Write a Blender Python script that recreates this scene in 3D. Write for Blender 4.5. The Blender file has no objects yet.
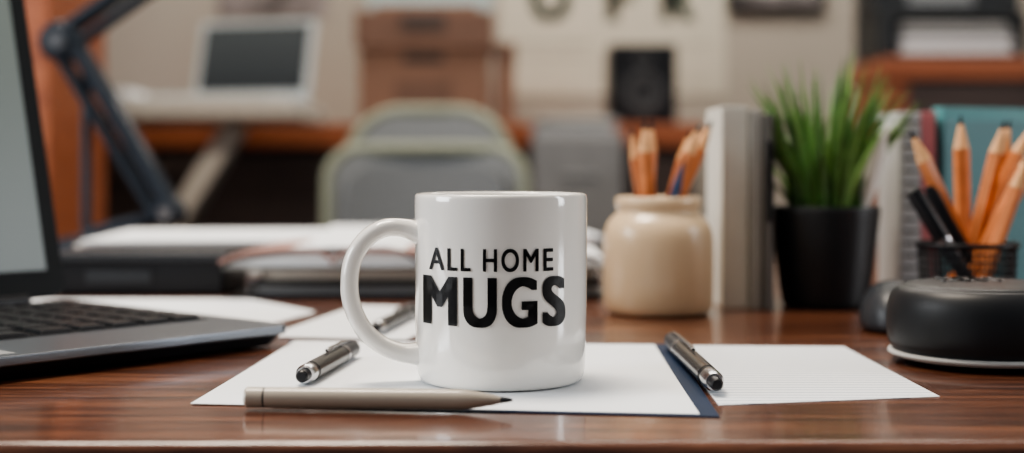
import bpy, bmesh, math, random
from mathutils import Vector, Matrix
random.seed(7)
S=bpy.context.scene
col=S.collection
DZ=0.75

# ---------------- materials ----------------
def mat(name,c,rough=0.5,metal=0.0,var=0.06,scale=25,bump=0.0,coat=0.0,spec=0.5,trans=0.0,emit=0):
    m=bpy.data.materials.new(name); m.use_nodes=True
    nt=m.node_tree; b=nt.nodes['Principled BSDF']
    tc=nt.nodes.new('ShaderNodeTexCoord'); n=nt.nodes.new('ShaderNodeTexNoise')
    n.inputs['Scale'].default_value=scale; n.inputs['Detail'].default_value=4
    nt.links.new(tc.outputs['Object'],n.inputs['Vector'])
    r=nt.nodes.new('ShaderNodeValToRGB')
    r.color_ramp.elements[0].position=0.3; r.color_ramp.elements[1].position=0.7
    r.color_ramp.elements[0].color=(c[0]*(1-var),c[1]*(1-var),c[2]*(1-var),1)
    r.color_ramp.elements[1].color=(min(1,c[0]*(1+var)),min(1,c[1]*(1+var)),min(1,c[2]*(1+var)),1)
    nt.links.new(n.outputs['Fac'],r.inputs['Fac']); nt.links.new(r.outputs['Color'],b.inputs['Base Color'])
    b.inputs['Roughness'].default_value=rough; b.inputs['Metallic'].default_value=metal
    b.inputs['Coat Weight'].default_value=coat; b.inputs['Coat Roughness'].default_value=0.05
    b.inputs['Specular IOR Level'].default_value=spec
    if bump>0:
        bp=nt.nodes.new('ShaderNodeBump'); bp.inputs['Strength'].default_value=bump; bp.inputs['Distance'].default_value=0.002
        nt.links.new(n.outputs['Fac'],bp.inputs['Height']); nt.links.new(bp.outputs['Normal'],b.inputs['Normal'])
    return m
def wood(name,c1,c2,c3,sc=(1.2,16,16),rough=0.3,coat=0.3,s=3.0,bump=0.15,cr=0.2):
    m=bpy.data.materials.new(name); m.use_nodes=True
    nt=m.node_tree; b=nt.nodes['Principled BSDF']; L=nt.links.new
    tc=nt.nodes.new('ShaderNodeTexCoord'); mp=nt.nodes.new('ShaderNodeMapping'); mp.inputs['Scale'].default_value=sc
    L(tc.outputs['Object'],mp.inputs['Vector'])
    n=nt.nodes.new('ShaderNodeTexNoise'); n.inputs['Scale'].default_value=s; n.inputs['Detail'].default_value=8; n.inputs['Distortion'].default_value=0.8
    L(mp.outputs['Vector'],n.inputs['Vector'])
    n2=nt.nodes.new('ShaderNodeTexNoise'); n2.inputs['Scale'].default_value=s*7; n2.inputs['Detail'].default_value=5
    L(mp.outputs['Vector'],n2.inputs['Vector'])
    mx=nt.nodes.new('ShaderNodeMix'); mx.inputs['Factor'].default_value=0.42
    L(n.outputs['Fac'],mx.inputs['A']); L(n2.outputs['Fac'],mx.inputs['B'])
    r=nt.nodes.new('ShaderNodeValToRGB'); e=r.color_ramp.elements
    e[0].position=0.38; e[0].color=(*c1,1); e[1].position=0.63; e[1].color=(*c3,1)
    k=e.new(0.5); k.color=(*c2,1)
    L(mx.outputs['Result'],r.inputs['Fac']); L(r.outputs['Color'],b.inputs['Base Color'])
    b.inputs['Roughness'].default_value=rough; b.inputs['Coat Weight'].default_value=coat; b.inputs['Coat Roughness'].default_value=cr
    bp=nt.nodes.new('ShaderNodeBump'); bp.inputs['Strength'].default_value=bump; bp.inputs['Distance'].default_value=0.001
    L(mx.outputs['Result'],bp.inputs['Height']); L(bp.outputs['Normal'],b.inputs['Normal'])
    return m

M_desk=wood('desk_wood',(0.030,0.010,0.006),(0.105,0.036,0.018),(0.235,0.095,0.048),sc=(1.5,30,30),rough=0.27,coat=0.5,bump=0.3,cr=0.10)
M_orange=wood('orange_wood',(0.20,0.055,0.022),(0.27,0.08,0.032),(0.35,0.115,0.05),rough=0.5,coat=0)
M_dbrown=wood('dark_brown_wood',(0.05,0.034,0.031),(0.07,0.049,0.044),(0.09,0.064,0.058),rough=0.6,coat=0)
M_ceramic=mat('white_ceramic',(0.84,0.815,0.77),0.1,var=0.01,coat=0.7)
M_print=mat('black_print',(0.008,0.008,0.009),0.4,var=0.02,spec=0.3)
M_cream=mat('cream_ceramic',(0.68,0.51,0.33),0.3,var=0.04,coat=0.3)
M_paper=mat('white_paper',(0.80,0.83,0.86),0.75,var=0.02,scale=8,spec=0.2)
M_paper2=mat('warm_paper',(0.68,0.65,0.60),0.7,var=0.05,scale=30)
M_navy=mat('navy_folder',(0.008,0.022,0.055),0.6,spec=0.15)
M_black=mat('black_plastic',(0.008,0.009,0.012),0.38,var=0.1,spec=0.35)
M_bezel=mat('bezel_black',(0.010,0.012,0.014),0.55,var=0.1,spec=0.15)
M_mblack=mat('matte_black',(0.010,0.012,0.015),0.45,var=0.15,scale=60,spec=0.4)
M_dgrey=mat('dark_grey_plastic',(0.028,0.032,0.038),0.4,spec=0.4)
M_cone=mat('speaker_cone',(0.05,0.053,0.058),0.6,spec=0.3)
M_grey=mat('grey_plastic',(0.22,0.23,0.24),0.5)
M_lgrey=mat('light_grey',(0.48,0.48,0.47),0.5)
M_silver=mat('silver_metal',(0.50,0.51,0.53),0.25,1.0,var=0.04)
M_alu=mat('laptop_aluminium',(0.17,0.19,0.22),0.33,0.8,var=0.03)
M_steel=mat('lamp_steel',(0.018,0.026,0.038),0.42,0.2,spec=0.35)
M_taupe=mat('taupe_pen',(0.40,0.35,0.29),0.35,var=0.03,coat=0.3)
M_wall=mat('wall_paint',(0.40,0.365,0.32),0.9,var=0.05,scale=2)
M_ceil=mat('ceiling_paint',(0.75,0.73,0.70),0.9)
M_floor=wood('floor_wood',(0.05,0.03,0.022),(0.08,0.05,0.035),(0.11,0.07,0.05),rough=0.5,coat=0)
M_card=mat('brown_box_board',(0.23,0.13,0.092),0.8,var=0.08,scale=8)
M_card2=mat('brown_box_lid',(0.17,0.098,0.073),0.8,var=0.08,scale=8)
M_rim=mat('chair_rim',(0.22,0.235,0.175),0.5)
M_mesh=mat('chair_fabric',(0.20,0.21,0.215),0.85,var=0.15,scale=150)
M_pad=mat('chair_pad',(0.155,0.165,0.172),0.85,var=0.15,scale=150)
M_teal=mat('teal_cover',(0.09,0.30,0.31),0.5)
M_teal2=mat('teal_cover_dark',(0.05,0.19,0.21),0.5)
M_tealp=mat('teal_print',(0.04,0.15,0.115),0.6)
M_pink=mat('pink_cover',(0.55,0.19,0.20),0.5)
M_rose=mat('rose_cover',(0.32,0.19,0.165),0.6)
M_poster=mat('poster_paper',(0.58,0.55,0.47),0.8,var=0.03,scale=4)
M_pencil=mat('pencil_orange',(0.58,0.20,0.07),0.4,var=0.15,scale=90)
M_pwood=mat('pencil_wood',(0.66,0.36,0.17),0.6,var=0.1,scale=120)
M_blue=mat('blue_pen',(0.02,0.045,0.11),0.4)
M_soil=mat('soil',(0.03,0.02,0.015),0.9,bump=0.5,scale=200)
M_photo=mat('photo_print',(0.20,0.18,0.18),0.6,var=0.7,scale=14)

def screen_mat(name,ca,cb,axis='Z',rough=0.15,z0=0.7,z1=1.0,em=0.3):
    m=bpy.data.materials.new(name); m.use_nodes=True; nt=m.node_tree; b=nt.nodes['Principled BSDF']; L=nt.links.new
    tc=nt.nodes.new('ShaderNodeTexCoord'); sx=nt.nodes.new('ShaderNodeSeparateXYZ'); L(tc.outputs['Object'],sx.inputs[0])
    mr=nt.nodes.new('ShaderNodeMapRange'); mr.inputs['From Min'].default_value=z0; mr.inputs['From Max'].default_value=z1
    L(sx.outputs[axis],mr.inputs['Value'])
    r=nt.nodes.new('ShaderNodeValToRGB'); r.color_ramp.elements[0].color=(*ca,1); r.color_ramp.elements[1].color=(*cb,1)
    L(mr.outputs['Result'],r.inputs['Fac']); L(r.outputs['Color'],b.inputs['Base Color'])
    L(r.outputs['Color'],b.inputs['Emission Color']); b.inputs['Emission Strength'].default_value=em
    b.inputs['Roughness'].default_value=rough
    return m
M_screen=screen_mat('laptop_display',(0.04,0.055,0.053),(0.12,0.145,0.135),z0=0.0,z1=0.2,rough=0.3)
M_screen2=screen_mat('dark_display',(0.035,0.04,0.045),(0.07,0.08,0.085),z0=0,z1=0.16)

def ruled():
    m=bpy.data.materials.new('ruled_paper'); m.use_nodes=True; nt=m.node_tree; b=nt.nodes['Principled BSDF']; L=nt.links.new
    tc=nt.nodes.new('ShaderNodeTexCoord'); sx=nt.nodes.new('ShaderNodeSeparateXYZ'); L(tc.outputs['Object'],sx.inputs[0])
    a=nt.nodes.new('ShaderNodeMath'); a.operation='MULTIPLY'; a.inputs[1].default_value=140; L(sx.outputs['Y'],a.inputs[0])
    f=nt.nodes.new('ShaderNodeMath'); f.operation='FRACT'; L(a.outputs[0],f.inputs[0])
    g=nt.nodes.new('ShaderNodeMath'); g.operation='LESS_THAN'; g.inputs[1].default_value=0.25; L(f.outputs[0],g.inputs[0])
    mx=nt.nodes.new('ShaderNodeMix'); mx.data_type='RGBA'
    mx.inputs['A'].default_value=(0.80,0.83,0.86,1); mx.inputs['B'].default_value=(0.46,0.51,0.58,1)
    L(g.outputs[0],mx.inputs['Factor']); L(mx.outputs['Result'],b.inputs['Base Color']); b.inputs['Roughness'].default_value=0.75
    b.inputs['Specular IOR Level'].default_value=0.2
    return m
M_ruled=ruled()
M_leaf=mat('grass_blade',(0.085,0.205,0.045),0.4,var=0.45,scale=40)
M_leaf2=mat('grass_blade_light',(0.22,0.38,0.11),0.4,var=0.3,scale=40)

# ---------------- mesh helpers ----------------
def mk(name,bm,m,smooth=False,bevel=0,seg=2,sub=0):
    me=bpy.data.meshes.new(name); bmesh.ops.recalc_face_normals(bm,faces=bm.faces)
    bm.to_mesh(me); bm.free()
    o=bpy.data.objects.new(name,me); col.objects.link(o)
    for x in (m if isinstance(m,(list,tuple)) else [m]): me.materials.append(x)
    if smooth:
        for p in me.polygons: p.use_smooth=True
    if bevel:
        b=o.modifiers.new('b','BEVEL'); b.width=bevel; b.segments=seg; b.limit_method='ANGLE'
        for p in me.polygons: p.use_smooth=True
        w=o.modifiers.new('w','WEIGHTED_NORMAL')
    if sub:
        s=o.modifiers.new('s','SUBSURF'); s.levels=sub; s.render_levels=sub
    return o
def box(name,x0,x1,y0,y1,z0,z1,m,bevel=0,seg=2,M=None):
    bm=bmesh.new(); bmesh.ops.create_cube(bm,size=1)
    bmesh.ops.scale(bm,vec=(x1-x0,y1-y0,z1-z0),verts=bm.verts)
    bmesh.ops.translate(bm,vec=((x0+x1)/2,(y0+y1)/2,(z0+z1)/2),verts=bm.verts)
    if M is not None: bmesh.ops.transform(bm,matrix=M,verts=bm.verts)
    return mk(name,bm,m,bevel=bevel,seg=seg)
def lathe(name,prof,c,m,seg=72,sub=0,sharp=False,M=None):
    bm=bmesh.new(); rings=[]
    for r,z in prof:
        if r<=1e-6: rings.append([bm.verts.new((0,0,z))])
        else: rings.append([bm.verts.new((r*math.cos(2*math.pi*i/seg),r*math.sin(2*math.pi*i/seg),z)) for i in range(seg)])
    for a,b in zip(rings,rings[1:]):
        for i in range(seg):
            j=(i+1)%seg
            if len(a)==1 and len(b)==1: continue
            if len(a)==1: bm.faces.new((a[0],b[i],b[j]))
            elif len(b)==1: bm.faces.new((a[i],b[0],a[j]))
            else: bm.faces.new((a[i],b[i],b[j],a[j]))
    if M is not None: bmesh.ops.transform(bm,matrix=M,verts=bm.verts)
    bmesh.ops.translate(bm,vec=c,verts=bm.verts)
    o=mk(name,bm,m,smooth=True,sub=sub)
    if sharp:
        e=o.modifiers.new('e','EDGE_SPLIT'); e.split_angle=math.radians(35)
    return o
def axisM(p1,p2):
    d=(Vector(p2)-Vector(p1)); q=d.to_track_quat('Z','Y').to_matrix().to_4x4(); return q,d.length
def rod(name,p1,p2,prof,m,seg=24,sharp=True):
    q,L=axisM(p1,p2)
    pr=[(0,prof[0][1]*L)]+[(r,t*L) for r,t in prof]+[(0,prof[-1][1]*L)]
    return lathe(name,pr,Vector(p1),m,seg=seg,sharp=sharp,M=q)
def tube(name,pts,r,m,cyc=False,res=8,ry=None):
    cu=bpy.data.curves.new(name,'CURVE'); cu.dimensions='3D'; cu.bevel_depth=r; cu.bevel_resolution=4; cu.use_fill_caps=True
    sp=cu.splines.new('NURBS'); sp.points.add(len(pts)-1)
    for p,q in zip(sp.points,pts): p.co=(*q,1)
    sp.order_u=3; sp.use_endpoint_u=not cyc; sp.use_cyclic_u=cyc; sp.resolution_u=res
    t=bpy.data.objects.new(name+'_c',cu); col.objects.link(t); bpy.context.view_layer.update()
    me=bpy.data.meshes.new_from_object(t.evaluated_get(bpy.context.evaluated_depsgraph_get()))
    bpy.data.objects.remove(t); o=bpy.data.objects.new(name,me); col.objects.link(o)
    me.materials.clear(); me.materials.append(m)
    for p in me.polygons: p.use_smooth=True
    return o
def grp(name,parts,loc=None):
    e=bpy.data.objects.new(name,None); col.objects.link(e); e.empty_display_size=0.05
    if loc is None: loc=Vector((0,0,0))
    e.location=loc
    bpy.context.view_layer.update()
    for p in parts:
        p.parent=e; p.matrix_parent_inverse=Matrix.Translation(-Vector(loc))
    return e
def poly(name,pts,z,m,th=0.0003):
    bm=bmesh.new(); v=[bm.verts.new((x,y,z+th)) for x,y in pts]; f=bm.faces.new(v)
    r=bmesh.ops.extrude_face_region(bm,geom=[f]); vs=[g for g in r['geom'] if isinstance(g,bmesh.types.BMVert)]
    bmesh.ops.translate(bm,vec=(0,0,-th),verts=vs)
    return mk(name,bm,m)
def textmesh(name,body,m,w,h,bold=0.0,spacing=1.0,slices=0):
    """bold: stroke dilation (fraction of em) done by stacking shifted copies"""
    cu=bpy.data.curves.new(name,'FONT'); cu.body=body; cu.size=1; cu.space_character=spacing; cu.resolution_u=8
    t=bpy.data.objects.new(name+'_c',cu); col.objects.link(t); bpy.context.view_layer.update()
    me=bpy.data.meshes.new_from_object(t.evaluated_get(bpy.context.evaluated_depsgraph_get())); bpy.data.objects.remove(t)
    bm=bmesh.new()
    offs=[(0,0)]
    if bold:
        bh=bold*0.45
        offs=[(bold*a,bh*b) for a in (-1,-0.5,0,0.5,1) for b in (-1,1)]
    for dx,dy in offs:
        b2=me.copy()
        for v in b2.vertices: v.co.x+=dx; v.co.y+=dy
        bm.from_mesh(b2); bpy.data.meshes.remove(b2)
    xs=[v.co.x for v in bm.verts]; ys=[v.co.y for v in bm.verts]
    x0,x1,y0,y1=min(xs),max(xs),min(ys),max(ys)
    for v in bm.verts: v.co=((v.co.x-x0)/(x1-x0)*w,(v.co.y-y0)/(y1-y0)*h,0)
    if slices:
        for i in range(1,slices):
            bmesh.ops.bisect_plane(bm,geom=bm.verts[:]+bm.edges[:]+bm.faces[:],plane_co=(w*i/slices,0,0),plane_no=(1,0,0))
    bm.to_mesh(me); bm.free()
    o=bpy.data.objects.new(name,me); col.objects.link(o); me.materials.clear(); me.materials.append(m)
    return o

# ---------------- room ----------------
box('floor',-2.5,2.5,-1.5,4.2,-0.1,0,M_floor)
box('wall_back',-2.5,2.5,4.1,4.2,0,2.7,M_wall)
box('wall_left',-2.6,-2.5,-1.5,4.2,0,2.7,M_wall)
box('wall_right',2.5,2.6,-1.5,4.2,0,2.7,M_wall)
box('ceiling',-2.5,2.5,-1.5,4.2,2.7,2.8,M_ceil)
box('baseboard_back',-2.5,2.5,4.08,4.1,0,0.1,M_ceil,0.004)

# ---------------- desk ----------------
parts=[box('top',-1.0,1.0,0.512,1.62,DZ-0.035,DZ,M_desk,0.004,3),
 box('leg_panel_1',-0.96,-0.92,0.56,1.56,0,DZ-0.035,M_desk,0.002),
 box('leg_panel_2',0.92,0.96,0.56,1.56,0,DZ-0.035,M_desk,0.002),
 box('modesty_panel',-0.92,0.92,1.45,1.47,0.3,DZ-0.035,M_desk,0.002),
 box('apron',-0.92,0.92,0.58,0.60,DZ-0.12,DZ-0.035,M_desk,0.002)]
grp('desk',parts)

# ---------------- mug ----------------
MX,MY=-0.0052,0.656; MZ=DZ+0.0008
R=0.0403
prof=[(0,0.002),(0.030,0.002),(0.032,0.0002),(0.0350,0.0),(0.0375,0.0008),(0.0390,0.003),(0.0395,0.007),(0.0398,0.014),(0.0401,0.028),(0.0403,0.05),(R,0.07),(R+0.0001,0.083),(R+0.0001,0.0862),(R-0.0005,0.0874),(R-0.0016,0.0876),(R-0.0026,0.087),(R-0.0031,0.0855),(R-0.0032,0.08),(R-0.0033,0.02),(R-0.005,0.010),(0.031,0.0062),(0.015,0.0055),(0,0.0055)]
mug=lathe('body',prof,(MX,MY,MZ),M_ceramic,seg=96,sub=1)
def handle():
    P=[(-0.0375,0.0690),(-0.046,0.0716),(-0.055,0.0713),(-0.0632,0.0662),(-0.0688,0.0572),(-0.0705,0.046),(-0.0690,0.035),(-0.0640,0.0248),(-0.056,0.0176),(-0.047,0.0138),(-0.0375,0.0130)]
    def cr(p0,p1,p2,p3,t):
        return tuple(0.5*((2*p1[k])+(-p0[k]+p2[k])*t+(2*p0[k]-5*p1[k]+4*p2[k]-p3[k])*t*t+(-p0[k]+3*p1[k]-3*p2[k]+p3[k])*t**3) for k in range(2))
    pts=[]
    n=len(P)
    for i in range(n-1):
        a=P[max(i-1,0)];b=P[i];c=P[i+1];d=P[min(i+2,n-1)]
        for s in range(6): pts.append(cr(a,b,c,d,s/6))
    pts.append(P[-1])
    bm=bmesh.new(); rings=[]; seg=24
    for i,p in enumerate(pts):
        q0=pts[max(i-1,0)]; q1=pts[min(i+1,len(pts)-1)]
        t=Vector((q1[0]-q0[0],q1[1]-q0[1])).normalized(); nrm=Vector((-t.y,t.x))
        u=i/(len(pts)-1); fl=1+0.45*(max(0,1-u*8)**2+max(0,1-(1-u)*8)**2)
        a_in=0.0042*fl; a_out=0.0064*fl
        ring=[]
        for k in range(seg):
            th=2*math.pi*k/seg
            cx,sx=math.cos(th),math.sin(th)
            px=math.copysign(abs(cx)**0.8,cx)*a_in; py=math.copysign(abs(sx)**0.8,sx)*a_out
            ring.append(bm.verts.new((p[0]+nrm.x*px,py,p[1]+nrm.y*px)))
        rings.append(ring)
    for a,b in zip(rings,rings[1:]):
        for k in range(seg): bm.faces.new((a[k],a[(k+1)%seg],b[(k+1)%seg],b[k]))
    bm.faces.new(rings[0]); bm.faces.new(rings[-1])
    bmesh.ops.rotate(bm,cent=(0,0,0),matrix=Matrix.Rotation(math.radians(8),3,'Z'),verts=bm.verts)
    bmesh.ops.translate(bm,vec=(MX,MY,MZ),verts=bm.verts)
    return mk('handle',bm,M_ceramic,smooth=True)
hd=handle()
def mugtext(name,body,x0,x1,z0,z1,bold,sp):
    o=textmesh(name,body,M_print,x1-x0,z1-z0,bold,sp,slices=70)
    for v in o.data.vertices:
        x=x0+v.co.x; rr=R+0.00030
        y=-math.sqrt(max(1e-9,rr*rr-x*x)); z=z0+v.co.y
        v.co=(MX+x,MY+y,z)
    return o
t1=mugtext('lettering_line_1','ALL HOME',-0.0322,0.0236,0.8044,0.8146,0.021,1.22)
t2=mugtext('lettering_line_2','MUGS',-0.0352,0.0292,0.7798,0.8021,0.044,1.16)
grp('coffee_mug',[mug,hd,t1,t2],(MX,MY,MZ))

# ---------------- papers ----------------
poly('navy_folder',[(-0.128,0.806),(0.0900,0.790),(0.0835,0.562),(-0.10,0.585)],DZ+0.0001,M_navy,0.0004)
poly('paper_sheet',[(-0.1245,0.803),(0.080,0.786),(0.0760,0.567),(-0.136,0.592)],DZ+0.0005,M_paper,0.0002)
poly('ruled_paper_sheet',[(0.0905,0.785),(0.1850,0.781),(0.1870,0.612),(0.0872,0.590)],DZ+0.0001,M_ruled,0.0003)
poly('paper_sheet',[(-0.145,0.828),(-0.062,0.812),(-0.028,0.99),(-0.112,1.01)],DZ+0.0001,M_paper,0.0003)
poly('paper_sheet',[(-0.40,0.86),(-0.17,0.84),(-0.135,0.965),(-0.20,1.06),(-0.40,1.06)],DZ+0.0001,M_paper,0.0003)

# ---------------- pens ----------------
def pen(name,p1,p2,r,body,accent,kind=0):
    p1=Vector(p1);p2=Vector(p2)
    ps=[]
    if kind==0:
        ps.append(rod('barrel',p1,p2,[(r*0.85,0),(r,0.008),(r,0.07)],body))
        ps.append(rod('ring',p1,p2,[(r*0.97,0.07),(r*0.97,0.077)],M_dgrey))
        ps.append(rod('grip',p1,p2,[(r,0.077),(r,0.80),(r*0.95,0.83),(r*0.5,0.93),(r*0.33,0.955)],body))
        ps.append(rod('tip',p1,p2,[(r*0.33,0.955),(r*0.22,0.985),(r*0.1,1.0)],M_dgrey))
    else:
        ps.append(rod('end_cap',p1,p2,[(r*0.45,0),(r*0.62,0.01),(r*0.65,0.05)],M_black))
        ps.append(rod('collar',p1,p2,[(r*0.8,0.05),(r*1.0,0.07),(r*1.0,0.13)],M_silver))
        ps.append(rod('ring',p1,p2,[(r*0.96,0.13),(r*0.96,0.17)],M_black))
        ps.append(rod('barrel',p1,p2,[(r,0.17),(r,0.72)],body))
        ps.append(rod('band',p1,p2,[(r*1.04,0.72),(r*1.04,0.75)],M_silver))
        ps.append(rod('cap',p1,p2,[(r*0.97,0.75),(r*0.9,0.97),(r*0.6,1.0)],accent))
        d=(p2-p1).normalized(); up=Vector((0,0,1)); a=p1+(p2-p1)*0.45+up*r*1.25; b=p1+(p2-p1)*0.97+up*r*1.1
        ps.append(tube('clip',[a,a+d*0.002+up*0.0006,(a+b)/2+up*0.0006,b,b-up*r*0.5],0.0009,M_silver))
    grp(name,ps,p1)
zp=DZ+0.0009
pen('ballpoint_pen',(-0.1105,0.580,zp+0.0044),(0.0003,0.573,zp+0.0044),0.0043,M_taupe,M_taupe,0)
M_pen=mat('gunmetal_pen',(0.06,0.065,0.07),0.25,0.6)
pen('fountain_pen',(-0.0955,0.634,zp+0.0047),(-0.083,0.735,zp+0.0047),0.0046,M_pen,M_dgrey,1)
pen('fountain_pen',(0.0895,0.610,zp+0.0048),(0.0872,0.770,zp+0.0048),0.0047,M_pen,M_dgrey,1)
pen('fountain_pen',(-0.081,0.825,zp+0.0042),(-0.064,0.94,zp+0.0042),0.0041,M_pen,M_black,1)

# ---------------- laptop ----------------
def laptop():
    B=Vector((-0.296,0.932,DZ)); u=Vector((0.76,-0.65,0)).normalized()
    v=Vector((u.y,-u.x,0))
    W=0.38; D=0.229
    M=Matrix(((u.x,v.x,0,B.x),(u.y,v.y,0,B.y),(0,0,1,B.z),(0,0,0,1)))
    ps=[]
    def slab(name,x0,x1,y0,y1,z0,z1,r,m,M,inset=0.0,bevel=0.001):
        bm=bmesh.new(); pts=[]
        for cx,cy,a0 in ((x1-r,y1-r,0),(x0+r,y1-r,90),(x0+r,y0+r,180),(x1-r,y0+r,270)):
            for k in range(7):
                a=math.radians(a0+k*15); pts.append((cx+r*math.cos(a),cy+r*math.sin(a)))
        mx=(x0+x1)/2;my=(y0+y1)/2
        top=[bm.verts.new((x,y,z1)) for x,y in pts]
        bot=[bm.verts.new((x-(inset if x>mx else -inset),y-(inset if y>my else -inset),z0)) for x,y in pts]
        bm.faces.new(top); bm.faces.new(bot[::-1])
        n=len(pts)
        for i in range(n): bm.faces.new((top[i],bot[i],bot[(i+1)%n],top[(i+1)%n]))
        bmesh.ops.transform(bm,matrix=M,verts=bm.verts)
        return mk(name,bm,m,bevel=bevel)
    ps.append(slab('base_top',0,D,0,W,0.0075,0.0125,0.010,M_alu,M))
    ps.append(slab('base_bottom',0.002,D-0.002,0.002,W-0.002,0.0016,0.0075,0.010,M_black,M,0.004,0.0006))
    M1=M@Matrix.Translation((0,0,0.001))
    for i,(a,b) in enumerate(((0.02,0.02),(D-0.02,0.02),(0.02,W-0.02),(D-0.02,W-0.02))):
        ps.append(lathe('foot_%d'%i,[(0,0.0005),(0.006,0.0005),(0.006,0.002),(0,0.002)],(0,0,0),M_black,seg=20,M=M@Matrix.Translation((a,b,0))))
    ps.append(box('keyboard_well',0.026,0.172,0.016,W-0.016,0.0114,0.0118,M_black,M=M1))
    bm=bmesh.new()
    rows=7
    for r in range(rows):
        x0=0.029+r*0.0205; y=0.019
        widths=[0.0175]*24
        if r==6: widths=[0.0175,0.0175,0.0175,0.0175,0.02,0.095,0.02]+[0.0175]*12
        for wd in widths:
            if y+wd>W-0.017: break
            g=bmesh.ops.create_cube(bm,size=1)['verts']
            bmesh.ops.scale(bm,vec=(0.0172,wd-0.0002,0.0022),verts=g)
            bmesh.ops.translate(bm,vec=(x0+0.0086,y+wd/2,0.0130),verts=g)
            for q in g:
                if q.co.z>0.0130:
                    q.co.x+=(x0+0.0086-q.co.x)*0.14; q.co.y+=(y+wd/2-q.co.y)*0.14
            y+=wd+0.0030
    bmesh.ops.transform(bm,matrix=M1,verts=bm.verts)
    ps.append(mk('keys',bm,M_black,bevel=0.0004))
    ps.append(box('touchpad',0.177,0.222,0.165,0.265,0.0113,0.0117,M_grey,0.0001,M=M1))
    ps.append(tube('hinge',[M1@Vector((0.002,0.03,0.0125)),M1@Vector((0.002,0.15,0.0125)),M1@Vector((0.002,W-0.03,0.0125))],0.0042,M_black))
    T=M@Matrix.Translation((-0.001,0,0.0145))@Matrix.Rotation(math.radians(-14.5),4,'Y')
    LM=T@Matrix(((0,0,1,0),(0,1,0,0),(1,0,0,0),(0,0,0,1)))
    ps.append(slab('lid',0,0.225,0,W,-0.005,0,0.009,M_bezel,LM))
    ps.append(slab('bezel',0.001,0.224,0.001,W-0.001,0,0.0012,0.008,M_bezel,LM,0,0.0003))
    sc=box('display',0.0013,0.0016,0.013,W-0.013,0.018,0.213,M_screen)
    sc.matrix_world=T; ps.append(sc)
    bpy.context.view_layer.update()
    e=bpy.data.objects.new('laptop',None); col.objects.link(e); e.location=B; bpy.context.view_layer.update()
    for p in ps: p.parent=e; p.matrix_parent_inverse=Matrix.Translation(-B)
laptop()

# ---------------- cream jar with pencils ----------------
def pencil(name,base,top,r=0.0045,m=M_pencil,kind=0):
    q,L=axisM(base,top); c=0.022/L
    ps=[rod(name,base,top,[(r,0),(r,1-c)],m,seg=6),
        rod(name+'_cone',base,top,[(r*0.98,1-c),(r*0.32,1-c*0.28)],M_pwood if kind==0 else m,seg=16),
        rod(name+'_lead',base,top,[(r*0.32,1-c*0.28),(r*0.06,1.0)],M_print if kind==0 else M_black,seg=12)]
    return ps
JX,JY=0.1003,0.96
jar=lathe('jar_body',[(0,0.001),(0.031,0.001),(0.0335,0.0),(0.0362,0.002),(0.0375,0.007),(0.0378,0.02),(0.0378,0.045),(0.0374,0.055),(0.0345,0.0625),(0.0300,0.0665),(0.0280,0.069),(0.0280,0.071),(0.0292,0.0725),(0.0297,0.0755),(0.0292,0.0785),(0.0275,0.0795),(0.0258,0.0785),(0.0252,0.074),(0.0255,0.066),(0.032,0.058),(0.034,0.045),(0.034,0.008),(0,0.005)],(JX,JY,DZ+0.0006),M_cream,sub=1)
ps=[]
for i,(bx,by,tx,ty,tz,r) in enumerate([(-0.004,-0.010,-0.0105,-0.008,0.882,0.0056),(-0.012,0.004,-0.003,0.012,0.882,0.0052),(0.0,0.01,-0.018,0.006,0.878,0.0045),
      (-0.016,-0.004,0.028,-0.004,0.880,0.0054),(-0.018,0.006,0.038,0.006,0.8825,0.0054),(-0.008,0.014,0.024,0.014,0.876,0.0045)]):
    ps+=pencil('pencil_%d'%i,(JX+bx,JY+by,DZ+0.008),(JX+tx,JY+ty,tz),r)
ps+=pencil('blue_pen',(JX-0.010,JY-0.016,DZ+0.008),(JX+0.0165,JY-0.014,0.857),0.0035,M_blue,1)
grp('ceramic_pencil_jar',[jar]+ps,(JX,JY,DZ))

# ---------------- books ----------------
def book(name,x0,x1,y0,y1,h,cover,rot=0,pages=M_paper2,z=DZ+0.0004,extra=None,ct=0.0018):
    cx,cy=(x0+x1)/2,(y0+y1)/2
    M=Matrix.Translation((cx,cy,z))@Matrix.Rotation(math.radians(rot),4,'Z')
    w=(x1-x0)/2; d=(y1-y0)/2
    ps=[box('cover_1',-w,-w+ct,-d,d,0,h,cover,0.0005,M=M),box('cover_2',w-ct,w,-d,d,0,h,cover,0.0005,M=M),
        box('spine',-w,w,-d,-d+ct,0,h,cover,0.0006,M=M),box('pages',-w+ct,w-ct,-d+ct,d-0.004,0.003,h-0.003,pages,M=M)]
    if extra: ps+=extra(M,w,d,h)
    grp(name,ps,(cx,cy,z))
M_bkw=mat('book_offwhite',(0.58,0.56,0.50),0.6)
M_bkg=mat('book_grey',(0.38,0.37,0.34),0.6)
M_bkt=mat('book_taupe',(0.16,0.155,0.145),0.6)
book('hardcover_book',0.1480,0.1665,0.985,1.065,0.1425,M_bkw)
book('hardcover_book',0.1672,0.1750,0.980,1.065,0.1400,M_bkg)
def clip(M,w,d,h):
    return [box('strap',-w*0.5,w*0.5,-d-0.0012,-d-0.0002,h*0.45,h*0.86,M_black,0.0003,M=M)]
book('binder',0.1756,0.1826,0.975,1.065,0.1365,M_bkt,extra=clip)

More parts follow.
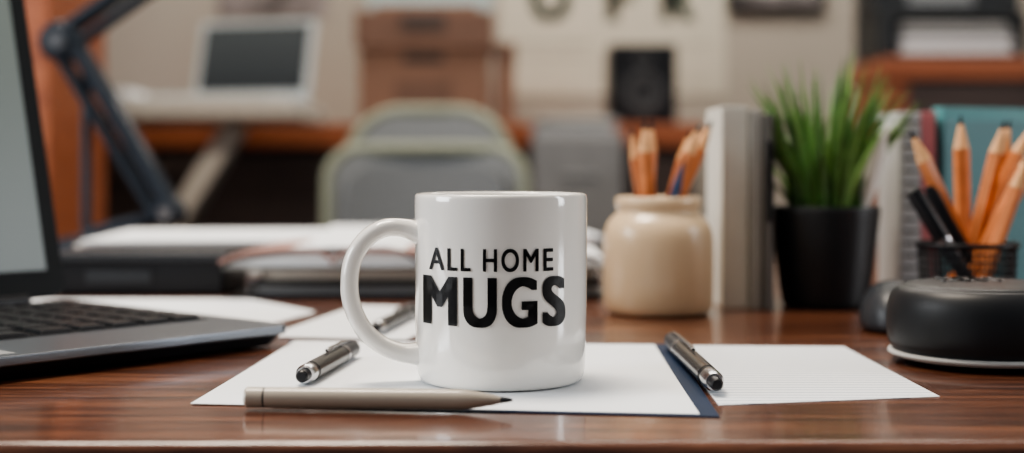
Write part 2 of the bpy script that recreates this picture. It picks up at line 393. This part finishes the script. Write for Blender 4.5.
# ---------------- plant ----------------
PX,PY=0.2245,1.005
pot=lathe('pot',[(0,0.001),(0.027,0.001),(0.0295,0.0),(0.0305,0.002),(0.0335,0.02),(0.0365,0.045),(0.0388,0.066),(0.0392,0.070),(0.0387,0.0718),(0.0372,0.0718),(0.0365,0.069),(0.0350,0.060),(0.0,0.060)],(PX,PY,DZ+0.0004),M_mblack,sub=1)
soil=lathe('soil',[(0,0.062),(0.02,0.0625),(0.0355,0.0615)],(PX,PY,DZ),M_soil)
def blades(cx,cy,z0,n,m,w0=0.0018,w1=0.0032,hs=1.0):
    bm=bmesh.new()
    for i in range(n):
        a=random.uniform(0,2*math.pi); rr=0.024*math.sqrt(random.random())
        bx,by=cx+rr*math.cos(a),cy+rr*math.sin(a)
        a2=a+random.uniform(-0.5,0.5)
        H=random.uniform(0.068,0.124)*hs; out=random.uniform(0.002,0.022)+rr*1.0*random.uniform(0.4,1.4)
        if random.random()<0.2: out*=1.35
        H*=1.0-0.32*min(1,out/0.06)**2
        w=random.uniform(w0,w1); seg=9; prev=None
        droop=random.random()**3*0.02
        sd=Vector((-math.sin(a2),math.cos(a2),0))
        tw=random.uniform(-1.2,1.2)
        sd=Vector((sd.x*math.cos(tw)-sd.y*math.sin(tw),sd.x*math.sin(tw)+sd.y*math.cos(tw),0))
        fw=Vector((sd.y,-sd.x,0))
        for s in range(seg+1):
            t=s/seg
            r=out*(t**1.6); zz=z0+H*t-droop*t**3
            c=Vector((bx+r*math.cos(a2),by+r*math.sin(a2),zz))
            if zz<DZ+0.144 and c.y>0.965: c.x=max(c.x,0.1865)   # blades press against the binder, not through it
            ww=w*(0.7+0.5*math.sin(math.pi*min(1,t*1.3)*0.6))*(1-t**2.2)+0.0001
            tri=[bm.verts.new(c-sd*ww),bm.verts.new(c+fw*ww*0.35),bm.verts.new(c+sd*ww)]
            if prev:
                bm.faces.new((prev[0],prev[1],tri[1],tri[0])); bm.faces.new((prev[1],prev[2],tri[2],tri[1]))
            prev=tri
    return mk('grass',bm,m,smooth=True)
gr=blades(PX,PY,DZ+0.060,120,M_leaf)
gr2=blades(PX,PY,DZ+0.060,60,M_leaf2,0.0018,0.0034,1.04); gr2.name='grass_light'

def quill():
    bm=bmesh.new(); prev=None; n=18
    base=Vector((PX+0.022,PY-0.024,DZ+0.058))
    for s in range(n+1):
        t=s/n
        c=base+Vector((0.004*t+0.014*t**2,0.0,0.072*t))
        w=0.0008 if t<0.12 else 0.0008+0.0062*math.sin(math.pi*min(1,(t-0.12)/0.88))**0.8
        tri=[bm.verts.new(c+Vector((-w,0.001,0))),bm.verts.new(c+Vector((0,-0.0012,0))),bm.verts.new(c+Vector((w,0.001,0))),bm.verts.new(c+Vector((0,0.002,0)))]
        if prev:
            for k in range(4): bm.faces.new((prev[k],prev[(k+1)%4],tri[(k+1)%4],tri[k]))
        else: bm.faces.new(tri)
        prev=tri
    bm.faces.new(prev)
    return mk('pale_leaf',bm,M_paper2,smooth=True)
grp('potted_grass_plant',[pot,soil,gr,gr2,quill()],(PX,PY,DZ))

# ---------------- right-hand notebooks ----------------
def rings(M,w,d,h):
    out=[]
    for i in range(15):
        z=0.008+i*(h-0.016)/14
        pts=[M@Vector((0+0.0050*math.cos(a),-d-0.002+0.0050*math.sin(a)*1.0,z)) for a in [2*math.pi*k/10 for k in range(10)]]
        out.append(tube('ring_%d'%i,pts,0.0009,M_dgrey,cyc=True,res=3))
    return out
M_nbw=mat('notebook_white',(0.56,0.57,0.58),0.55)
book('spiral_notebook',0.2850,0.3005,1.035,1.085,0.1405,M_nbw,rot=4,extra=rings)
book('paper_folder',0.3045,0.3165,1.045,1.13,0.1410,M_pink,rot=0)
def rbook(name,cx,cy,th,dep,h,cover,rot): book(name,cx-th/2,cx+th/2,cy-dep/2,cy+dep/2,h,cover,rot=rot)
rbook('hardcover_notebook',0.3625,1.075,0.010,0.094,0.1350,M_teal2,-62)
rbook('hardcover_notebook',0.3880,1.115,0.012,0.125,0.1460,M_teal,-66)

# ---------------- pencil cup ----------------
CX,CY=0.2875,0.885
cupps=[lathe('rim',[(0.0295,0.050),(0.0315,0.050),(0.0318,0.053),(0.0295,0.053),(0.0290,0.0515),(0.0295,0.050)],(CX,CY,DZ),M_black,seg=48),
    lathe('base',[(0,0.0005),(0.0275,0.0005),(0.028,0.004),(0,0.004)],(CX,CY,DZ),M_black,seg=48)]
o=lathe('mesh_wall',[(0.0275+0.0025*i/10,0.003+0.048*i/10) for i in range(11)],(CX,CY,DZ),M_mblack,seg=60)
o.modifiers.new('w','WIREFRAME').thickness=0.0011
cupps.append(o)
ps=[]
for i,(bx,by,tx,ty,tz,r) in enumerate([(0.016,-0.006,-0.037,-0.004,0.874,0.0050),(0.002,0.010,0.0,0.012,0.8835,0.0052),(-0.008,-0.004,0.022,-0.006,0.880,0.0050),
     (-0.014,-0.012,0.042,-0.014,0.868,0.0054),(0.006,0.018,0.034,0.018,0.881,0.0048),(-0.004,-0.018,0.031,-0.021,0.858,0.0045),(-0.016,0.008,0.046,0.012,0.878,0.0046)]):
    ps+=pencil('pencil_%d'%i,(CX+bx,CY+by,DZ+0.006),(CX+tx,CY+ty,tz),r)
p1=Vector((CX+0.010,CY-0.016,DZ+0.006)); p2=Vector((CX-0.040,CY-0.020,0.836))
ps+=[rod('marker',p1,p2,[(0.0048,0),(0.0048,0.60)],M_dgrey),rod('marker_band',p1,p2,[(0.005,0.6),(0.005,0.63)],M_silver),rod('marker_cap',p1,p2,[(0.0052,0.63),(0.005,0.97),(0.004,1.0)],M_black)]
p1=Vector((CX+0.018,CY-0.010,DZ+0.006)); p2=Vector((CX-0.026,CY-0.006,0.838))
ps+=[rod('marker_2',p1,p2,[(0.0042,0),(0.0042,0.95),(0.003,1.0)],M_black)]
grp('pencil_cup',cupps+ps,(CX,CY,DZ))

# ---------------- round speaker puck ----------------
QX,QY=0.244,0.722
q=[lathe('housing',[(0,0.002),(0.042,0.002),(0.0455,0.0045),(0.0470,0.008),(0.0482,0.0095),(0.0494,0.014),(0.0496,0.022),(0.0490,0.030),(0.0470,0.0355),(0.0445,0.0382),(0.0425,0.0392),(0.0410,0.0388),(0.0400,0.0398),(0.0385,0.0405),(0.030,0.0412),(0,0.0415)],(QX,QY,DZ),M_mblack,sub=1),
   lathe('light_band',[(0.0445,0.0028),(0.0484,0.0042),(0.0487,0.0050),(0.0485,0.0058),(0.0465,0.0066),(0.0445,0.0064)],(QX,QY,DZ),M_lgrey),
   lathe('foot_ring',[(0,0.0003),(0.040,0.0003),(0.0405,0.003),(0,0.003)],(QX,QY,DZ),M_black)]
tt=textmesh('label','A B E S',M_paper,0.032,0.026,0.05)
for v in tt.data.vertices: v.co=(QX-0.022+v.co.x,QY-0.002+v.co.y,DZ+0.0419)
q.append(tt)
grp('round_speaker',q,(QX,QY,DZ))

def mouse():
    bm=bmesh.new(); bmesh.ops.create_uvsphere(bm,u_segments=32,v_segments=20,radius=1)
    for v in bm.verts:
        z=v.co.z
        if z<-0.15: v.co.z=-0.15+ (z+0.15)*0.1
        v.co.x=math.copysign(abs(v.co.x)**0.8,v.co.x)*0.021
        v.co.y=math.copysign(abs(v.co.y)**0.85,v.co.y)*0.034
        v.co.z=(v.co.z+0.235)*0.024
    bmesh.ops.rotate(bm,cent=(0,0,0),matrix=Matrix.Rotation(math.radians(-8),3,'Z'),verts=bm.verts)
    bmesh.ops.translate(bm,vec=(0.2365,0.866,DZ+0.0005),verts=bm.verts)
    o=mk('body',bm,M_dgrey,smooth=True)
    w=rod('wheel',(0.2325,0.842,DZ+0.022),(0.2365,0.842,DZ+0.022),[(0.004,0),(0.004,1)],M_black)
    grp('computer_mouse',[o,w],(0.2365,0.866,DZ))
mouse()

# ---------------- left stack ----------------
ps=[box('case',-0.356,-0.224,1.085,1.19,DZ+0.0006,DZ+0.032,M_black,0.002),box('lid_edge',-0.358,-0.221,1.082,1.193,DZ+0.027,DZ+0.0335,M_dgrey,0.0015),
    box('label',-0.33,-0.28,1.0838,1.0846,DZ+0.010,DZ+0.020,M_dgrey)]
grp('document_box',ps,(-0.29,1.14,DZ))
random.seed(3)
def stack(name,cx,cy,w,d,z0,n,th,jit,mats,rot=0):
    ps=[]
    for i in range(n):
        M=Matrix.Translation((cx+random.uniform(-jit,jit),cy+random.uniform(-jit,jit),z0+i*th))@Matrix.Rotation(math.radians(rot+random.uniform(-6,6)),4,'Z')
        ps.append(box('sheet_%d'%i,-w/2,w/2,-d/2,d/2,0,th*0.85,mats[i%len(mats)],0.0004,M=M))
    grp(name,ps,(cx,cy,z0))
stack('paper_stack',-0.265,1.335,0.23,0.22,DZ+0.0006,9,0.0040,0.006,[M_paper,M_paper2,M_paper])
def flatbook(name,x0,x1,y0,y1,z0,z1,cover,pages,ct=0.0015,rot=0):
    M=Matrix.Translation(((x0+x1)/2,(y0+y1)/2,0))@Matrix.Rotation(math.radians(rot),4,'Z')
    w=(x1-x0)/2; d=(y1-y0)/2
    grp(name,[box('cover_bottom',-w,w,-d,d,z0,z0+ct,cover,0.0004,M=M),box('cover_top',-w,w,-d,d,z1-ct,z1,cover,0.0004,M=M),
      box('spine',-w,-w+ct,-d,d,z0,z1,cover,0.0004,M=M),box('pages',-w+ct,w-0.003,-d+0.003,d-0.003,z0+ct,z1-ct,pages,M=M)],(x0,y0,z0))
flatbook('hardcover_book',-0.200,0.068,1.065,1.20,DZ+0.0006,DZ+0.0120,M_dgrey,M_grey,ct=0.0022)
flatbook('hardcover_book',-0.192,0.062,1.07,1.195,DZ+0.0125,DZ+0.0225,M_bkt,M_paper2,rot=1)
def openbook():
    x0,x1=-0.220,0.075; y0,y1=1.050,1.205; z=DZ+0.0230
    def ext(name,fn_top,fn_bot,xa,xb,ya,yb,m,n=40,skew=0):
        bm=bmesh.new(); rows=[]
        for i in range(n+1):
            t=i/n; x=xa+(xb-xa)*t
            rows.append([bm.verts.new((x,ya,fn_bot(t))),bm.verts.new((x,ya,fn_top(t))),bm.verts.new((x,yb,fn_top(t))),bm.verts.new((x,yb,fn_bot(t)))])
        for a,b in zip(rows,rows[1:]):
            for k in range(4): bm.faces.new((a[k],a[(k+1)%4],b[(k+1)%4],b[k]))
        bm.faces.new(rows[0]); bm.faces.new(rows[-1])
        o=mk(name,bm,m,smooth=True); e=o.modifiers.new('e','EDGE_SPLIT'); e.split_angle=math.radians(40); return o
    def hump(t):
        s=abs(t-0.5)*2
        return 0.009*(1-s**4)*min(1,s*7)**0.5+0.0015
    return grp('open_book',[ext('cover',lambda t:z+0.0020,lambda t:z,x0+0.002,x1,y0,y1,M_bkt),
        ext('pages',lambda t:z+0.0022+hump(t),lambda t:z+0.0021,x0+0.006,x1-0.004,y0+0.003,y1-0.004,M_paper),
        ext('dust_jacket',lambda t:z+0.0056+hump(t),lambda t:z+0.0023+hump(t),x0,x0+0.17,y0-0.001,y1-0.004,M_rose),
        ext('top_page',lambda t:z+0.0072+hump(t),lambda t:z+0.0057+hump(t),x0+0.006,x1-0.006,y0+0.002,y1-0.004,M_paper)],(x0,y0,z))
openbook()
stack('paper_stack',-0.060,1.37,0.25,0.24,DZ+0.0006,9,0.0042,0.006,[M_paper,M_rose,M_paper])

# ---------------- desk lamp ----------------
LY=1.52
def lamp():
    bx=-0.462
    ps=[lathe('base',[(0,0.0005),(0.050,0.0005),(0.052,0.004),(0.050,0.012),(0.04,0.018),(0.016,0.026),(0,0.026)],(bx,LY,DZ),M_steel,sub=1)]
    el=Vector((-0.488,LY,0.985)); lo=Vector((-0.372,LY,0.800)); bs=Vector((bx,LY,DZ+0.02))
    he=Vector((-0.31,LY,1.115))
    ps.append(rod('post',bs,(bx,LY,0.955),[(0.0055,0),(0.0055,1)],M_steel))
    ps.append(rod('base_link',bs+Vector((0,0,0.004)),lo,[(0.009,0),(0.007,1)],M_steel))
    for k,dy in enumerate((-0.010,0.010)):
        ps.append(rod('lower_arm_%d'%k,lo+Vector((0.006,dy,0.0)),el+Vector((0.012,dy,0.002)),[(0.0080,0),(0.0080,1)],M_steel))
        ps.append(rod('lower_rod_%d'%k,lo+Vector((-0.014,dy,-0.004)),el+Vector((-0.008,dy,-0.006)),[(0.0048,0),(0.0048,1)],M_steel))
        ps.append(rod('upper_arm_%d'%k,el+Vector((0.003,dy,0.012)),he+Vector((0.003,dy,0.004)),[(0.0070,0),(0.0070,1)],M_steel))
        ps.append(rod('upper_rod_%d'%k,el+Vector((0.007,dy,-0.008)),he+Vector((0.007,dy,-0.014)),[(0.0042,0),(0.0042,1)],M_steel))
    ps.append(rod('spring',lo+Vector((-0.02,0,0.05)),lo+Vector((-0.062,0,0.12)),[(0.005,0),(0.005,1)],M_silver))
    for nm,c,r in (('elbow_joint',el,0.022),('lower_joint',lo,0.016),('head_joint',he,0.014)):
        ps.append(rod(nm,c+Vector((0,-0.017,0)),c+Vector((0,0.017,0)),[(r*0.8,0),(r,0.1),(r,0.9),(r*0.8,1)],M_steel))
        ps.append(rod(nm+'_knob',c+Vector((0,-0.024,0)),c+Vector((0,-0.017,0)),[(r*0.45,0),(r*0.5,1)],M_silver))
    d=Vector((0.85,-0.3,-0.16)).normalized()
    qm=d.to_track_quat('Z','Y').to_matrix().to_4x4()
    ps.append(lathe('shade',[(0,0),(0.018,0),(0.022,0.03),(0.03,0.045),(0.050,0.09),(0.052,0.105),(0.050,0.105),(0.047,0.09),(0.028,0.047),(0,0.04)],he+Vector((0,0,0.02)),M_steel,M=qm))
    grp('desk_lamp',ps,(bx,LY,DZ))
lamp()

# ---------------- background ----------------
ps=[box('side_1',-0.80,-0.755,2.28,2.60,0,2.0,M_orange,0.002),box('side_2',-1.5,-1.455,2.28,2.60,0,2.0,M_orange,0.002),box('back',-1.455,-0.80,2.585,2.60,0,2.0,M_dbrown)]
for i,z in enumerate((0.05,0.45,0.85,1.25,1.65,1.96)): ps.append(box('shelf_%d'%i,-1.455,-0.80,2.28,2.585,z,z+0.03,M_orange,0.002))
grp('bookcase',ps,(-1.1,2.45,0))
M_tt=mat('table_top_white',(0.52,0.49,0.44),0.5)
def beam(name,p1,p2,w,m):
    q,L=axisM(p1,p2); return box(name,-w/2,w/2,-w/2,w/2,0,L,m,0.003,M=Matrix.Translation(p1)@q)
ps=[box('top',-1.3,-0.44,2.80,3.28,0.945,0.985,M_tt,0.004)]
for i,y in enumerate((2.90,3.13)):
    ps.append(beam('leg_a%d'%i,Vector((-1.15,y,0.012)),Vector((-0.57-0.04*i,y,0.938)),0.042,M_tt if i==0 else M_grey))
    ps.append(beam('leg_b%d'%i,Vector((-0.53,y+0.055,0.012)),Vector((-1.13,y+0.055,0.938)),0.042,M_tt))
ps.append(box('stretcher',-0.87,-0.84,2.88,3.20,0.44,0.48,M_tt,0.002))
grp('trestle_table',ps,(-0.87,3.04,0))
M_wp=mat('white_plastic',(0.52,0.58,0.61),0.4)
def lap2():
    M=Matrix.Translation((-0.600,2.98,0.986))@Matrix.Rotation(math.radians(-16),4,'Z')
    T=M@Matrix.Translation((0,0.09,0.012))@Matrix.Rotation(math.radians(-14),4,'X')
    ps=[box('base',-0.14,0.14,-0.1,0.1,0.0,0.012,M_wp,0.003,M=M),box('keyboard',-0.12,0.12,-0.02,0.08,0.0119,0.014,M_grey,M=M),
        box('lid',-0.14,0.14,0,0.007,0,0.180,M_wp,0.003,M=T)]
    sc=box('display',-0.126,0.126,-0.0008,-0.0002,0.016,0.168,M_screen2); sc.matrix_world=T; ps.append(sc)
    bpy.context.view_layer.update()
    e=bpy.data.objects.new('laptop',None); col.objects.link(e); e.location=(-0.6,2.98,0.986); bpy.context.view_layer.update()
    for p in ps: p.parent=e; p.matrix_parent_inverse=Matrix.Translation((0.6,-2.98,-0.986))
lap2()
stack('paper_stack',-0.86,2.93,0.15,0.20,0.986,3,0.007,0.006,[M_paper])

def rrect(w,h,r,n=6,top_r=None):
    pts=[]
    for cx,cz,a0,rr in ((w/2,h,0,top_r or r),(-w/2,h,90,top_r or r),(-w/2,0,180,r),(w/2,0,270,r)):
        sx=1 if cx>0 else -1
        ccx=cx-sx*rr; ccz=cz-rr if cz>0 else cz+rr
        for k in range(n+1):
            a=math.radians(a0+90*k/n); pts.append((ccx+rr*math.cos(a),ccz+rr*math.sin(a)))
    return pts
def panel(name,cx,cy,z0,w,h,r,curve,m,th=0.014,tr=None,rim=True,bev=0):
    pts=rrect(w,h,r,8,tr); bm=bmesh.new()
    front=[bm.verts.new((x,0,z)) for x,z in pts]; f=bm.faces.new(front)
    bmesh.ops.triangulate(bm,faces=[f])
    for i in range(1,14):
        bmesh.ops.bisect_plane(bm,geom=bm.verts[:]+bm.edges[:]+bm.faces[:],plane_co=(-w/2+w*i/14,0,0),plane_no=(1,0,0))
    for v in bm.verts: v.co.y=curve*(1-(v.co.x/(w/2))**2)
    bmesh.ops.translate(bm,vec=(cx,cy,z0),verts=bm.verts)
    o=mk(name,bm,m); s=o.modifiers.new('s','SOLIDIFY'); s.thickness=th; s.offset=0
    if bev:
        b=o.modifiers.new('b','BEVEL'); b.width=bev; b.segments=3; b.limit_method='ANGLE'; b.angle_limit=math.radians(50)
    if not rim: return [o]
    rm=tube(name+'_rim',[(cx+x,cy+curve*(1-(x/(w/2))**2),z0+z) for x,z in pts],0.011,M_rim,cyc=True,res=4)
    return [o,rm]
CHX,CHY=-0.157,2.60
ps=panel('back_upper',CHX,CHY+0.05,0.62,0.305,0.336,0.05,0.03,M_mesh,tr=0.10)
ps+=panel('back_lower',CHX,CHY-0.05,0.50,0.360,0.382,0.06,0.05,M_mesh,tr=0.06)
ps+=panel('back_pad',CHX,CHY-0.058,0.525,0.300,0.325,0.05,0.04,M_pad,th=0.028,tr=0.05,rim=False,bev=0.008)
ps+=[box('seat',CHX-0.20,CHX+0.20,CHY-0.02,CHY+0.40,0.42,0.49,M_mesh,0.025,4),
     beam('back_bracket',Vector((CHX,CHY-0.005,0.62)),Vector((CHX,CHY+0.12,0.415)),0.04,M_dgrey),
     rod('column',(CHX,CHY+0.2,0.10),(CHX,CHY+0.2,0.42),[(0.03,0),(0.03,0.5),(0.02,0.5),(0.02,1)],M_dgrey)]
for i in range(5):
    a=math.radians(72*i+18); e=Vector((CHX+0.22*math.cos(a),CHY+0.2+0.22*math.sin(a),0.075))
    ps.append(beam('spoke_%d'%i,Vector((CHX,CHY+0.2,0.11)),e,0.03,M_dgrey))
    ps.append(rod('caster_%d'%i,e+Vector((-0.015,0,-0.046)),e+Vector((0.015,0,-0.046)),[(0.028,0),(0.028,1)],M_black))
grp('office_chair',ps,(CHX,CHY,0))

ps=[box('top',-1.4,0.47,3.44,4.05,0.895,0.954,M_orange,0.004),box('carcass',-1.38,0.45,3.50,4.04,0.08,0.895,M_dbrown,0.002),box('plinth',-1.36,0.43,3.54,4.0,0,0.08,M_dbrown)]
for i in range(4):
    x=-1.37+i*0.455
    ps.append(box('door_panel_%d'%i,x+0.005,x+0.45,3.482,3.50,0.10,0.885,M_dbrown,0.003))
    ps.append(tube('pull_%d'%i,[(x+0.40,3.482,0.60),(x+0.40,3.465,0.61),(x+0.40,3.465,0.70),(x+0.40,3.482,0.71)],0.004,M_dgrey))
grp('sideboard',ps,(-0.5,3.7,0))
ps=[box('body',-0.380,-0.058,3.48,3.80,0.955,1.16,M_card,0.004),box('lid',-0.390,-0.048,3.47,3.81,1.145,1.235,M_card2,0.004),
    box('lid_band',-0.390,-0.048,3.467,3.471,1.145,1.150,M_card,0.001),
    box('handle_recess',-0.27,-0.17,3.4785,3.481,1.105,1.13,M_dbrown,0.001),
    box('label',-0.29,-0.15,3.478,3.481,1.00,1.06,M_card2,0.0005),
    box('lid_notch',-0.275,-0.165,3.467,3.4705,1.185,1.225,M_dbrown,0.002)]
ps+=[box('inner_lid',-0.345,-0.085,3.50,3.78,1.236,1.252,M_card,0.004)]
grp('storage_box',ps,(-0.2,3.6,0.955))
ps=[box('body',-0.040,0.006,3.58,3.80,0.955,1.15,M_card,0.003),box('lid',-0.042,0.009,3.575,3.805,1.12,1.165,M_card2,0.003)]
grp('file_box',ps,(0,3.6,0.955))
M_fc=mat('cabinet_grey',(0.21,0.212,0.215),0.5)
ps=[box('body',0.045,0.250,3.12,3.42,0.0,0.925,M_fc,0.004)]
for i in range(3):
    z=0.04+i*0.295; ps.append(box('drawer_%d'%i,0.052,0.243,3.105,3.12,z,z+0.285,M_fc,0.004))
    ps.append(tube('pull_%d'%i,[(0.11,3.106,z+0.2),(0.115,3.085,z+0.2),(0.18,3.085,z+0.2),(0.185,3.106,z+0.2)],0.004,M_grey))
grp('filing_cabinet',ps,(0.15,3.26,0))
stack('paper_stack',0.145,3.26,0.18,0.22,0.926,4,0.008,0.005,[M_grey,M_lgrey])
ps=[box('cabinet',0.247,0.417,3.54,3.72,0.955,1.158,M_black,0.006,3)]
def cone(nm,x,z,r): 
    Mx=Matrix.Rotation(math.radians(90),4,'X')
    return [lathe(nm,[(0,-0.002),(r*0.3,0.002),(r*0.35,-0.006),(r*0.8,0.003),(r*0.88,0.006),(r,0.003),(r*1.05,0.001),(r*1.05,-0.002)],(x,3.538,z),M_cone,M=Mx,seg=40)]
ps+=cone('woofer',0.332,1.035,0.052)+cone('tweeter',0.332,1.118,0.022)
grp('bookshelf_speaker',ps,(0.33,3.6,0.955))

def flat(name,x0,x1,z0,z1,m,extra=[],y=4.097):
    o=box('sheet',x0,x1,y-0.003,y+0.003,z0,z1,m); return grp(name,[o]+extra,((x0+x1)/2,y,(z0+z1)/2))
def walltext(nm,s,x0,z0,w,h,m,bold=0.03):
    t=textmesh(nm,s,m,w,h,bold)
    for v in t.data.vertices: v.co=(x0+v.co.x,4.0932,z0+v.co.y)
    return t
M_pline=mat('poster_line',(0.42,0.40,0.34),0.8)
ex=[walltext('letter_o','O',0.052,1.272,0.120,0.14,M_tealp,0.06),walltext('letter_f','F',0.275,1.272,0.080,0.13,M_tealp,0.06),walltext('letter_r','R',0.435,1.272,0.10,0.13,M_tealp,0.06),
    box('rule_1',0.0,0.23,4.0925,4.0935,1.20,1.21,M_pline),box('rule_2',0.0,0.23,4.0925,4.0935,1.165,1.17,M_pline),box('rule_3',0.25,0.252,4.0925,4.0935,1.08,1.25,M_pline),
    box('rule_4',0.30,0.58,4.0925,4.0935,1.20,1.205,M_pline),box('rule_5',0.30,0.58,4.0925,4.0935,1.10,1.105,M_pline)]
flat('lettered_poster',-0.035,0.625,1.055,1.46,M_poster,ex)
flat('photo_print',-0.86,-0.54,1.285,1.50,M_photo)
M_bluep=mat('pale_blue_paper',(0.42,0.52,0.54),0.7)
flat('wall_note',-0.42,-0.06,1.29,1.52,M_bluep)
ex=[box('frame',0.63,0.91,4.07,4.095,1.30,1.55,M_black,0.003)]
flat('framed_picture',0.65,0.89,1.32,1.53,M_photo,ex,y=4.068)

ps=[box('top',0.875,1.75,3.30,3.64,1.053,1.106,M_orange,0.004),box('side_1',0.885,0.940,3.32,3.63,0,1.053,M_orange,0.002),box('side_2',1.68,1.735,3.32,3.63,0,1.053,M_orange,0.002),
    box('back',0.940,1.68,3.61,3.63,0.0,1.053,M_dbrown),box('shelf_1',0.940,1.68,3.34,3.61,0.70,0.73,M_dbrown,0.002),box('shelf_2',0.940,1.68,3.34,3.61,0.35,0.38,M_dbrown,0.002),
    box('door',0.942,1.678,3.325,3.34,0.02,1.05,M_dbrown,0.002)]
grp('cabinet',ps,(1.3,3.5,0))
M_tray=mat('tray_black',(0.012,0.015,0.018),0.5)
ps=[box('bottom',0.88,1.235,3.36,3.60,1.107,1.120,M_tray,0.003),box('top',0.88,1.235,3.36,3.60,1.205,1.22,M_tray,0.003),box('side_1',0.88,0.925,3.36,3.60,1.120,1.205,M_tray,0.002),box('side_2',1.215,1.235,3.36,3.60,1.120,1.205,M_tray,0.002),
    box('middle',0.925,1.215,3.36,3.60,1.163,1.168,M_tray,0.001),box('upper_body',0.88,1.235,3.40,3.60,1.22,1.36,M_tray,0.004),box('label',0.96,1.12,3.396,3.401,1.240,1.28,M_grey,0.001)]
for i in range(5): ps.append(box('sheets_%d'%i,0.935+0.004*(i%2),1.205-0.006*(i%3),3.362,3.59,1.1205+i*0.008,1.127+i*0.008,M_paper if i!=2 else M_lgrey,0.001))
for i in range(3): ps.append(box('sheets_up_%d'%i,0.94+0.004*(i%2),1.20-0.006*(i%3),3.362,3.59,1.1685+i*0.008,1.175+i*0.008,M_grey if i%2 else M_lgrey,0.001))
grp('paper_tray',ps,(1.05,3.5,1.107))

# ---------------- lights ----------------
def area(name,loc,rot,sx,sy,p,c):
    l=bpy.data.lights.new(name,'AREA'); l.shape='RECTANGLE'; l.size=sx; l.size_y=sy; l.energy=p; l.color=c
    o=bpy.data.objects.new(name,l); col.objects.link(o); o.location=loc; o.rotation_euler=[math.radians(a) for a in rot]; return o
area('ceiling_light',(-0.45,1.0,2.62),(0,0,0),0.8,0.5,50,(1.0,0.88,0.74))
area('ceiling_light_rear',(0.3,3.1,2.65),(0,0,0),2.0,0.5,44,(1.0,0.92,0.82))
area('window_light_left',(-2.4,0.4,1.5),(0,-90,0),1.2,1.1,64,(0.92,0.96,1.0))
area('window_light_right',(2.4,0.5,1.5),(0,90,0),1.4,0.4,24,(0.94,0.97,1.0))
w=bpy.data.worlds.new('World'); S.world=w; w.use_nodes=True
w.node_tree.nodes['Background'].inputs['Color'].default_value=(0.92,0.95,1.0,1)
w.node_tree.nodes['Background'].inputs['Strength'].default_value=0.20
S.view_settings.look='AgX - Medium High Contrast'

# ---------------- camera ----------------
cd=bpy.data.cameras.new('Camera'); cam=bpy.data.objects.new('Camera',cd); col.objects.link(cam); S.camera=cam
cam.location=(0,0,0.8515); cam.rotation_euler=(math.radians(90),0,0)
cd.sensor_width=36; cd.sensor_fit='HORIZONTAL'; cd.lens=1400/1024*36; cd.shift_y=-61.5/1024
cd.clip_start=0.02
cd.dof.use_dof=True; cd.dof.focus_distance=0.635; cd.dof.aperture_fstop=4.2
